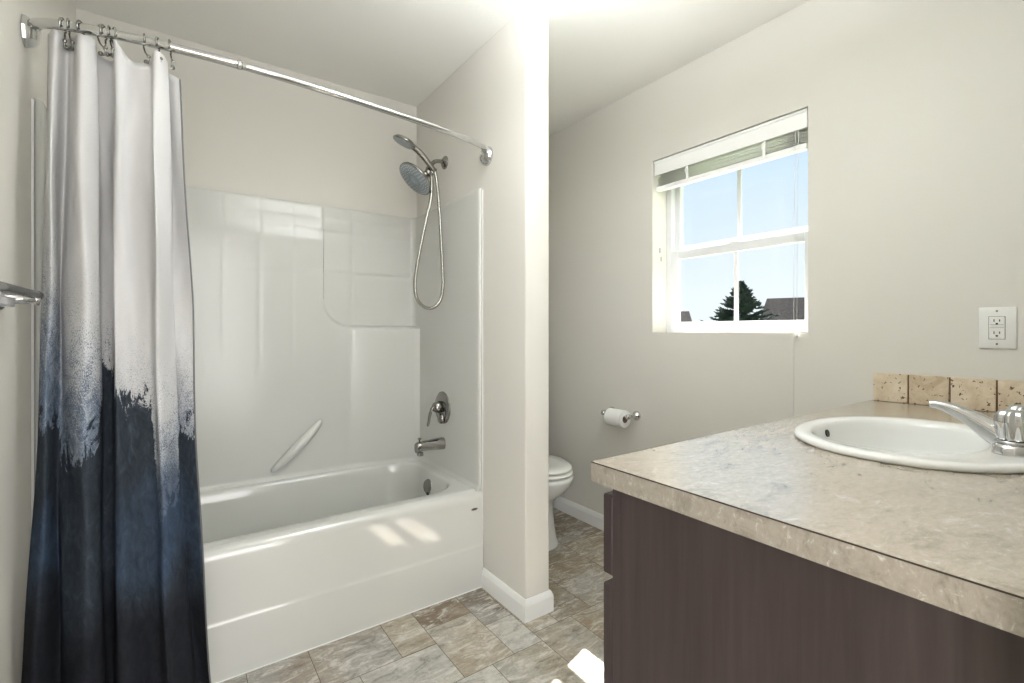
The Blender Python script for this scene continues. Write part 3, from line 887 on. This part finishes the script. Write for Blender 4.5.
# ------------------------------------------------------------------ shower curtain
def build_curtain():
    #  x at z=1.766, x at 1.23, x at 0.22, y, width along the cloth, top height
    K = [(-.273, -.278, -.322, 1.680, .00, 1.925), (-.254, -.256, -.285, 1.630, .07, 1.927), (-.237, -.247, -.254, 1.690, .18, 1.922),
         (-.222, -.232, -.235, 1.664, .30, 1.925), (-.203, -.187, -.185, 1.600, .42, 1.915), (-.171, -.164, -.159, 1.656, .50, 1.922),
         (-.172, -.164, -.159, 1.698, .58, 1.90), (-.142, -.141, -.137, 1.700, .66, 1.885), (-.133, -.131, -.125, 1.630, .80, 1.925),
         (-.102, -.102, -.076, 1.648, .95, 1.885), (-.058, -.056, -.036, 1.650, 1.08, 1.888), (-.047, -.042, -.013, 1.608, 1.18, 1.915),
         (-.017, -.007, .033, 1.668, 1.30, 1.905), (-.014, -.002, .041, 1.690, 1.38, 1.885), (.012, .038, .077, 1.662, 1.50, 1.865)]
    base = catmull([(k[3], k[4], k[5]) for k in K], 7)
    xs = [catmull([(k[j], 0, 0) for k in K], 7) for j in range(3)]
    n = len(base)
    bm = B()
    uv = bm.loops.layers.uv.new('UVMap')
    nz_ = 90
    rows = []
    for i in range(n):
        col = []
        a, b, c = xs[0][i].x, xs[1][i].x, xs[2][i].x
        y, w, zt = base[i]
        for k in range(nz_ + 1):
            z = .10 + (zt - .10) * k / nz_
            if z >= 1.23: x = b + (a - b) * (z - 1.23) / .536
            else:
                q = (1.23 - z) / 1.01
                x = b + (c - b) * (q * .45 + q * q * .55)
            amp = 1.0 if z < 1.6 else 1.0 - .45 * (z - 1.6) / .3
            yy = 1.655 + (y - 1.655) * amp * (1 + .25 * max(0, 1.0 - z))
            yy += .004 * math.sin(w * 31 + z * 5.3) + .0035 * math.sin(z * 11 + w * 17)
            x += .002 * math.sin(z * 9 + w * 23)
            if z > 1.5:
                rp = rod_at(max(x, -.3)); yy += (rp.y - 1.652) * (z - 1.5) / .4
            col.append((bm.verts.new((x, yy, z)), (w, z)))
        rows.append(col)
    for p, q in zip(rows, rows[1:]):
        for k in range(nz_):
            vs = (p[k], q[k], q[k + 1], p[k + 1])
            f = bm.faces.new([v[0] for v in vs]); f.smooth = True
            for l, v in zip(f.loops, vs): l[uv].uv = v[1]
    o = obj('shower_curtain', bm, CLOTH, recalc=False)
    md = o.modifiers.new('thickness', 'SOLIDIFY'); md.thickness = .0015
    tag(o, 'grey to ink-blue watercolour print fabric curtain bunched at the left end of the rod', 'shower curtain')
    # stitched side hem
    bm = B()
    pts = [(xs[0][-1].x, 0, 0)]
    tube(bm, [v[0].co.copy() for v in []] or [Vector((r_[0])) for r_ in []] or [Vector(c) for c in HEM], .0022, 8)
    obj('side_hem', bm, mat('hem_gray', (112, 112, 113), .9), o)
HEM = []
def hem_points():
    for k in range(41):
        z = .10 + 1.765 * k / 40
        if z >= 1.23: x = .038 + (.012 - .038) * (z - 1.23) / .536
        else:
            q = (1.23 - z) / 1.01; x = .038 + .039 * (q * .45 + q * q * .55)
        w = 1.5
        amp = 1.0 if z < 1.6 else 1.0 - .45 * (z - 1.6) / .3
        yy = 1.655 + .007 * amp * (1 + .25 * max(0, 1.0 - z)) + .004 * math.sin(w * 31 + z * 5.3) + .0035 * math.sin(z * 11 + w * 17)
        x += .002 * math.sin(z * 9 + w * 23)
        if z > 1.5: yy += (rod_at(x).y - 1.652) * (z - 1.5) / .4
        HEM.append((x + .001, yy, z))
hem_points()
build_curtain()

# ------------------------------------------------------------------ towel bar on the left wall
def build_towel_bar():
    t = thing('towel_bar', 'chrome towel bar on the left wall beside the curtain', 'towel bar', (XL, 1.3, 1.23))
    for y in (.93, 1.525):
        bm = B(); lathe(bm, (XL + .001, y, 1.222), (1, 0, 0), [(.026, 0), (.026, .006), (.018, .012), (.011, .016), (.011, .06), (.014, .066), (0, .07)], 24)
        obj('bracket', bm, CHROME, t)
    bm = B(); tube(bm, [(-.262, .91, 1.230), (-.262, 1.54, 1.232)], .0095, 14); ball(bm, (-.262, 1.54, 1.232), .011); obj('bar', bm, NICKEL, t)
    bm = B(); box(bm, (-.275, .93, 1.196), (-.258, 1.33, 1.216), 0, .004, 2); tube(bm, [(-.266, 1.32, 1.206), (-.262, 1.50, 1.218)], .004, 8); obj('lower_rail', bm, CHROME, t)
build_towel_bar()

# ------------------------------------------------------------------ toilet
def build_toilet():
    cx = 1.582
    t = thing('toilet', 'white porcelain toilet half hidden behind the partition wall', 'toilet', (cx, 2.15, 0))
    def ell(yc, a, bf, bb, z, n=40, p=2.0):
        out = []
        for k in range(n):
            q = 2 * math.pi * k / n
            c, s = math.cos(q), math.sin(q)
            b = bb if s > 0 else bf
            out.append((cx + a * math.copysign(abs(c) ** (2 / p), c), yc + b * math.copysign(abs(s) ** (2 / p), s), z))
        return out
    bm = B()
    rings = [ell(2.12, .146, .20, .30, 0.0, p=2.6), ell(2.12, .148, .202, .30, .012, p=2.6), ell(2.12, .142, .192, .30, .03, p=2.5), ell(2.12, .134, .184, .29, .10, p=2.4), ell(2.12, .128, .178, .28, .18, p=2.3),
             ell(2.11, .126, .178, .28, .235, p=2.2), ell(2.09, .125, .20, .27, .275, p=2.1), ell(2.06, .152, .225, .27, .315, p=2.0), ell(2.04, .172, .240, .26, .355, p=2.0),
             ell(2.03, .178, .240, .25, .382), ell(2.03, .179, .241, .25, .394), ell(2.03, .172, .233, .24, .401)]
    loft(bm, rings); obj('bowl', bm, PORC, t, sharp=60)
    def slab(name, z0, z1, a, b, dome=0.0):
        bm = B()
        rings = [ell(2.03, a - .006, b - .006, .20, z0), ell(2.03, a, b, .205, z0 + .004), ell(2.03, a, b, .205, z1 - .006), ell(2.03, a - .006, b - .006, .20, z1), ell(2.03, a * .6, b * .6, .12, z1 + dome * .7), ell(2.03, a * .2, b * .2, .04, z1 + dome)]
        loft(bm, rings); return obj(name, bm, PLASTIC_T, t, sharp=60)
    slab('seat', .409, .4235, .176, .236); slab('lid', .4315, .445, .172, .230, .002)
    bm = B(); box(bm, (cx - .21, 2.33, .40), (cx + .21, 2.53, .76), 0, .03, 4); obj('tank', bm, PORC, t, sharp=40)
    bm = B(); box(bm, (cx - .22, 2.32, .762), (cx + .22, 2.54, .80), 0, .012, 3); obj('tank_lid', bm, PORC, t, sharp=40)
    bm = B(); lathe(bm, (cx - .15, 2.33, .69), (0, -1, 0), [(.014, 0), (.014, .012), (0, .014)], 16); tube(bm, [(cx - .15, 2.315, .69), (cx - .08, 2.312, .682)], .006, 8); obj('flush_lever', bm, CHROME, t)
PLASTIC_T = mat('toilet_seat_white', (238, 237, 232), .18)
build_toilet()

# ------------------------------------------------------------------ toilet paper
def build_tp():
    t = thing('toilet_paper_holder', 'chrome toilet paper holder on the window wall above the baseboard', 'toilet paper holder', (XW, 1.785, .685))
    for y in (1.70, 1.875):
        bm = B(); lathe(bm, (XW - .001, y, .695), (-1, 0, 0), [(.026, 0), (.025, .008), (.015, .016), (.009, .022), (.009, .05), (.014, .058), (.014, .078), (.008, .084), (0, .085)], 24)
        obj('post', bm, CHROME, t)
    bm = B(); tube(bm, [(1.952, 1.705, .695), (1.952, 1.87, .695)], .007, 12); obj('roller', bm, CHROME, t)
    bm = B(); R = .046; c = (1.952, 1.722, .680)
    lathe(bm, c, (0, 1, 0), [(.0205, 0), (R - .002, 0), (R, .002), (R, .108), (R - .002, .11), (.0205, .11)], 40, cap0=False, cap1=False)
    o = obj('toilet_paper_roll', bm, PAPER, None, origin=(1.952, 1.777, .68), sharp=40)
    tag(o, 'white toilet paper roll hanging on the chrome holder', 'toilet paper')
    bm = B(); lathe(bm, c, (0, 1, 0), [(.0205, .0), (.0205, .11), (.0190, .11), (.0190, .0), (.0205, .0)], 28, cap0=False, cap1=False); obj('core', bm, CARD, o)
build_tp()

# ------------------------------------------------------------------ vanity
CX, CY, CZ, CT = .638, .644, .905, .037
def build_vanity():
    t = thing('vanity_cabinet', 'dark espresso bathroom vanity cabinet under the stone-look worktop', 'cabinet', (1.33, .34, 0))
    y0 = YF + .002
    zt = CZ - CT - .001
    bm = B()
    x0 = .662
    box(bm, (x0 + .018, y0, .10), (XW - .016, .594, .118)); box(bm, (x0 + .018, y0, .118), (XW - .016, y0 + .012, zt)); box(bm, (XW - .034, y0 + .012, .118), (XW - .016, .594, zt))
    box(bm, (x0 + .018, .515, 0.001), (XW - .016, .53, .10)); box(bm, (1.07, y0 + .012, .118), (1.088, .594, .70)); box(bm, (1.572, y0 + .012, .118), (1.59, .594, .70))
    obj('carcass', bm, WOOD, t)
    bm = B(); box(bm, (x0, y0, .001), (x0 + .017, .53, zt)); box(bm, (x0, .53, .10), (x0 + .017, .594, zt)); obj('end_panel', bm, WOOD, t)
    bm = B()
    for a, b in (((x0, .5945, .10), (x0 + .04, .614, zt)), ((1.06, .5945, .10), (1.10, .614, zt)), ((1.56, .5945, .10), (1.60, .614, zt)), ((1.965, .5945, .10), (2.003, .614, zt)),
                 ((x0 + .04, .5945, zt - .03), (1.965, .614, zt)), ((x0 + .04, .5945, .10), (1.965, .614, .125))):
        box(bm, a, b)
    obj('face_frame', bm, WOOD, t)
    def front(name, xa, xb, za, zb):
        bm = B(); box(bm, (xa, 0.6145, za), (xb, .6405, zb), 0, .003, 1)
        o = obj(name, bm, WOOD, t)
    for za, zb in ((.692, .842), (.405, .674), (.12, .389)):
        front('drawer_front', x0 + .001, 1.075, za, zb)
    for xa, xb in ((1.085, 1.325), (1.332, 1.575)): front('door', xa, xb, .12, .674)
    front('false_front', 1.085, 1.575, .692, .842)
    for za, zb in ((.692, .842), (.405, .674), (.12, .389)):
        front('drawer_front', 1.585, 2.003, za, zb)
build_vanity()

# sink cut-out follows the bowl ellipse
SC = (1.335, .345)
def sink_outline(k, n, s=1.0, a=.268, b=.218, cy=0.0):
    q = 2 * math.pi * k / n
    c, s_ = math.cos(q), math.sin(q)
    return (SC[0] + a * s * math.copysign(abs(c) ** .93, c), SC[1] + cy + b * s * math.copysign(abs(s_) ** .93, s_))
def build_counter():
    t = thing('worktop', 'beige stone-pattern laminate worktop with an inset sink', 'countertop', (1.33, .36, CZ))
    # top slab with an oval hole
    n = 64
    x0, x1, y0, y1 = CX, XW - .001, YF + .001, CY
    bm = B()
    hole = [sink_outline(k, n, .88) for k in range(n)]
    outer = []
    for hx_, hy_ in hole:
        dx, dy = hx_ - SC[0], hy_ - SC[1]
        s_ = min(((x1 - SC[0]) / dx) if dx > 1e-6 else ((x0 - SC[0]) / dx) if dx < -1e-6 else 1e9,
                 ((y1 - SC[1]) / dy) if dy > 1e-6 else ((y0 - SC[1]) / dy) if dy < -1e-6 else 1e9)
        outer.append([SC[0] + dx * s_, SC[1] + dy * s_])
    for cxy in ((x0, y0), (x1, y0), (x1, y1), (x0, y1)):       # snap the nearest samples to the corners
        k = min(range(n), key=lambda i: (outer[i][0] - cxy[0]) ** 2 + (outer[i][1] - cxy[1]) ** 2)
        outer[k] = list(cxy)
    zt, zb = CZ, CZ - CT
    rings = [[(p[0], p[1], zb) for p in hole], [(p[0], p[1], zt) for p in hole], [(p[0], p[1], zt) for p in outer], [(p[0], p[1], zb) for p in outer], [(p[0], p[1], zb) for p in hole]]
    loft(bm, rings, 0, cap0=False, cap1=False, smooth=False)
    bmesh.ops.remove_doubles(bm, verts=bm.verts, dist=1e-6)
    obj('top_slab', bm, LAM, t)
    bm = B()
    zs = zt - .0022
    box(bm, (x0 - .0012, y0, zb), (x0 - .0001, y1 + .0012, zs)); box(bm, (x0, y1 + .0001, zb), (x1, y1 + .0012, zs))
    obj('edge_band', bm, LAMEDGE, t)
    bm = B()
    box(bm, (x0 - .0010, y0, zs + .0001), (x0 - .0001, y1 + .001, zt - .0002)); box(bm, (x0, y1 + .0001, zs + .0001), (x1, y1 + .001, zt - .0002))
    obj('edge_seam', bm, SEAM, t)
build_counter()
def build_splash():
    bm = B()
    sh = bm.loops.layers.float_color.new('shift')
    ys = [.639, .5395, .434, .328, .222, .116, .074]
    box(bm, (XW - .006, .074, CZ + .0005), (XW - .0005, .637, CZ + .0965), 1)
    for a, b in zip(ys, ys[1:]):
        tmp = B()
        box(tmp, (XW - .0125, b + .0022, CZ + .001), (XW - .002, a - .0022, CZ + .0985), 0, .0025, 2)
        for v in tmp.verts:
            v.co += Vector((random.uniform(-1, 1) * .0004, random.uniform(-1, 1) * .0007, random.uniform(-1, 1) * .0006))
        me = bpy.data.meshes.new('tmp'); tmp.to_mesh(me); tmp.free()
        nf = len(bm.faces)
        bm.from_mesh(me); bpy.data.meshes.remove(me)
        bm.faces.ensure_lookup_table()
        s = (random.uniform(-5, 5), random.uniform(-5, 5), random.uniform(-5, 5), 1)
        for f in bm.faces[nf:]:
            f.smooth = True
            for l in f.loops: l[sh] = s
    o = obj('backsplash', bm, [TRAV, TGROUT])
    tag(o, 'short row of pitted beige travertine tiles on the worktop below the outlet', 'backsplash')
build_splash()

def build_sink():
    n = 64
    t = thing('sink', 'white oval drop-in sink in the beige worktop', 'sink', (SC[0], SC[1], CZ))
    def R(s, z, a=.268, b=.218, cy=0.0): return [(*sink_outline(k, n, s, a, b, cy), z) for k in range(n)]
    def bowl(s, z): return [(*sink_outline(k, n, s, .212, .150, .033), z) for k in range(n)]
    bm = B()
    rings = [R(.90, CZ + .0005), R(.985, CZ + .0005), R(1.0, CZ + .004), R(1.0, CZ + .009), R(.985, CZ + .0135), R(.955, CZ + .015), R(.92, CZ + .0145),
             bowl(1.03, CZ + .0130), bowl(1.0, CZ + .010), bowl(.975, CZ + .002), bowl(.95, CZ - .015), bowl(.91, CZ - .05), bowl(.83, CZ - .09), bowl(.68, CZ - .118), bowl(.45, CZ - .132), bowl(.14, CZ - .138)]
    loft(bm, rings, 0, cap0=False, cap1=True)
    obj('basin', bm, PORC, t, sharp=70)
    bm = B()
    lathe(bm, (SC[0], .5325 - .0115, CZ - .012), (0, -1, .22), [(.009, 0), (.009, .003)], 20)
    obj('overflow_hole', bm, DARK, t)
    bm = B(); lathe(bm, (SC[0], SC[1] + .033, CZ - .1375), (0, 0, 1), [(.030, 0), (.030, .003), (.024, .004), (.02, .001), (0, .001)], 28); obj('drain', bm, CHROME, t)
build_sink()

def build_faucet():
    fy = .186
    z0 = CZ + .0146
    t = thing('faucet', 'chrome two-handle centerset faucet on the sink rim', 'faucet', (SC[0], fy, z0))
    bm = B()
    rings = []
    for ins, z in ((0, 0), (0, .012), (.002, .016), (.006, .019)):
        rings.append(rrect(SC[0] - .088 + ins, SC[0] + .088 - ins, fy - .030 + ins, fy + .030 - ins, .0285 - ins, z0 + z, 8))
    loft(bm, rings); obj('base_plate', bm, CHROME, t, sharp=50)
    # spout: flat arched beam
    bm = B()
    sec = [(.190, .928, .046, .050), (.214, .941, .044, .046), (.240, .961, .041, .038), (.264, .9760, .037, .029), (.290, .9875, .033, .022), (.308, .9920, .030, .0175), (.319, .9925, .029, .0155)]
    cl = catmull([(s[0], s[1], 0) for s in sec], 4); wd = catmull([(s[2], s[3], 0) for s in sec], 4)
    rings = []
    for i, (p, w) in enumerate(zip(cl, wd)):
        a, b = cl[max(i - 1, 0)], cl[min(i + 1, len(cl) - 1)]
        tx, tz = (b.x - a.x), (b.y - a.y); l = math.hypot(tx, tz); nx_, nz_ = -tz / l, tx / l
        ring = []
        for k in range(20):
            q = 2 * math.pi * k / 20
            c, s = math.cos(q), math.sin(q)
            u = w.x / 2 * math.copysign(abs(c) ** .6, c); v = w.y / 2 * math.copysign(abs(s) ** .6, s)
            if s < 0: u *= .8
            ring.append((SC[0] + u, p.x + nx_ * v, p.y + nz_ * v))
        rings.append(ring)
    loft(bm, rings); obj('spout', bm, CHROME, t, sharp=45)
    for sx in (-1, 1):
        hx = SC[0] + sx * .0500
        bm = B()
        lathe(bm, (hx, fy, z0 + .0192), (0, 0, 1), [(.027, 0), (.027, .004), (.0245, .006)], 32)
        lathe(bm, (hx, fy, z0 + .0255), (0, 0, 1), [(.0215, 0), (.0225, .003), (.0235, .006), (.0245, .020), (.0262, .034), (.0255, .044), (.021, .052), (.013, .056), (0, .057)], 96, flute=(9, .085))
        obj('handle', bm, CHROME, t)
build_faucet()

# ------------------------------------------------------------------ outlet
def build_outlet():
    t = thing('outlet', 'white wall outlet with test buttons above the travertine tiles', 'outlet', (XW, .328, 1.159))
    x = XW - .0005
    bm = B(); box(bm, (x - .006, .2875, 1.097), (x, .3685, 1.221), 0, .003, 2); obj('cover_plate', bm, PLASTIC, t, sharp=40)
    bm = B(); box(bm, (x - .0085, .3115, 1.1255), (x - .0055, .3455, 1.1925), 0, .0012, 1)
    rc = obj('receptacle', bm, PLASTIC, t)
    bm = B()
    box(bm, (x - .0068, .3105, 1.1245), (x - .0062, .3465, 1.1935))
    box(bm, (x - .0088, .3135, 1.1685), (x - .0084, .3435, 1.1692)); box(bm, (x - .0088, .3135, 1.1590), (x - .0084, .3435, 1.1597))
    for zc in (1.181, 1.1445):
        box(bm, (x - .0090, .3332, zc - .0040), (x - .0084, .3354, zc + .0040)); box(bm, (x - .0090, .3212, zc - .0034), (x - .0084, .3234, zc + .0034))
        box(bm, (x - .0090, .3258, zc - .0120), (x - .0084, .3310, zc - .0072))
    obj('slots', bm, DARK, rc)
    bm = B(); box(bm, (x - .0098, .3295, 1.161), (x - .0084, .3425, 1.167), 0, .0005, 1); box(bm, (x - .0098, .3145, 1.161), (x - .0084, .3205, 1.167), 0, .0005, 1); obj('test_button', bm, PLASTIC, rc)
    for z in (1.2095, 1.1105):
        bm = B(); lathe(bm, (x - .0058, .3285, z), (-1, 0, 0), [(.0026, 0), (.0026, .0012), (0, .0014)], 12); obj('screw', bm, NICKEL, t)
build_outlet()

# ------------------------------------------------------------------ window blind, raised
def build_blind():
    t = thing('window_blind', 'white mini blind pulled up to the top of the window', 'blind', (2.06, 1.226, 2.0))
    y0, y1 = WY0 + .006, WY1 - .006
    bm = B(); box(bm, (2.028, y0, 1.952), (2.036, y1, 2.024), 0, .002, 2); box(bm, (2.024, y0, 2.014), (2.036, y1, 2.0255), 0, .002, 2); obj('valance', bm, BLIND, t)
    bm = B(); box(bm, (2.045, y0, 1.985), (2.085, y1, 2.026), 0, .002, 1); obj('headrail', bm, BLIND, t)
    bm = B()
    k = 0
    z = 1.898
    while z < 1.982:
        rr = random.uniform(-.002, .002)
        x_ = 2.031 if z < 1.940 else 2.046
        poly = []
        for i in range(7):
            q = i / 6
            poly.append((x_ + .032 * q + rr, z + .0050 * math.sin(math.pi * q)))
        poly += [(p[0], p[1] + .0012) for p in reversed(poly)]
        loft(bm, [[(p[0], y, p[1]) for p in poly] for y in (y0 + .008, y1 - .008)], 0)
        z += .0072
    obj('slat_stack', bm, BLIND, t)
    bm = B(); box(bm, (2.032, y0 + .006, 1.872), (2.066, y1 - .006, 1.894), 0, .004, 2); obj('bottom_rail', bm, BLIND, t)
    for y in (1.40, 1.03):
        bm = B(); box(bm, (2.0285, y - .006, 1.868), (2.0296, y + .006, 1.951)); tube(bm, catmull([(2.027, y, 1.950), (2.024, y + .01, 1.93), (2.027, y - .006, 1.90), (2.029, y, 1.872)], 4), .0016, 6)
        obj('ladder_tape', bm, BLIND, t)
    CORD = mat('blind_cord', (226, 226, 222), .7)
    for y, zb, x in ((.902, .80, 2.008), (.890, 1.148, 2.008)):
        bm = B(); tube(bm, [(2.024, y, 1.955), (2.012, y, 1.6), (x, y, zb)], .0009, 6); c = obj('cord', bm, CORD, t)
        bm = B(); lathe(bm, (x, y, zb - .024), (0, 0, 1), [(.006, 0), (.0065, .006), (.003, .024), (.001, .026)], 12); obj('tassel', bm, PLASTIC, c)
build_blind()

# ------------------------------------------------------------------ vanity light and an added fill lamp (above the frame)
def build_vanity_light():
    t = thing('vanity_light', 'chrome bar light with three frosted glass shades on the wall over the vanity', 'wall lamp', (1.29, YF, 2.16))
    bm = B(); box(bm, (.98, YF + .001, 2.13), (1.60, YF + .03, 2.19), 0, .006, 2); obj('back_plate', bm, CHROME, t)
    for x in (1.07, 1.29, 1.51):
        bm = B(); tube(bm, catmull([(x, YF + .028, 2.16), (x, YF + .09, 2.17), (x, YF + .11, 2.15)], 4), .008, 8); obj('arm', bm, CHROME, t)
        bm = B(); lathe(bm, (x, YF + .11, 2.155), (0, 0, -1), [(.018, 0), (.026, .01), (.032, .05), (.034, .10), (.028, .102), (0, .09)], 24); obj('lamp_shade', bm, SHADE, t)
build_vanity_light()
def build_fill_lamp():  # invented fixture, added to spread even fill light over ceiling and walls
    c = (.82, .85)
    t = thing('added_fill_lamp', 'added semi-flush fill lamp, unseen above the open floor of the room', 'fill lamp', (*c, ZC))
    bm = B(); lathe(bm, (*c, ZC - .001), (0, 0, -1), [(.07, 0), (.07, .02), (.012, .03), (.012, .315), (.02, .32), (0, .34)], 32); obj('fill_lamp_stem', bm, CHROME, t)
    bm = B(); lathe(bm, (*c, 2.155), (0, 0, -1), [(.20, 0), (.195, .02), (.17, .05), (.10, .075), (.012, .083), (.012, .078), (.098, .070), (.165, .046), (.19, .018), (.197, 0)], 40, cap0=False, cap1=False); obj('fill_lamp_bowl', bm, mat('fill_lamp_glass', (250, 246, 238), .3, emit=((244, 250, 255), 9.5)), t)
build_fill_lamp()
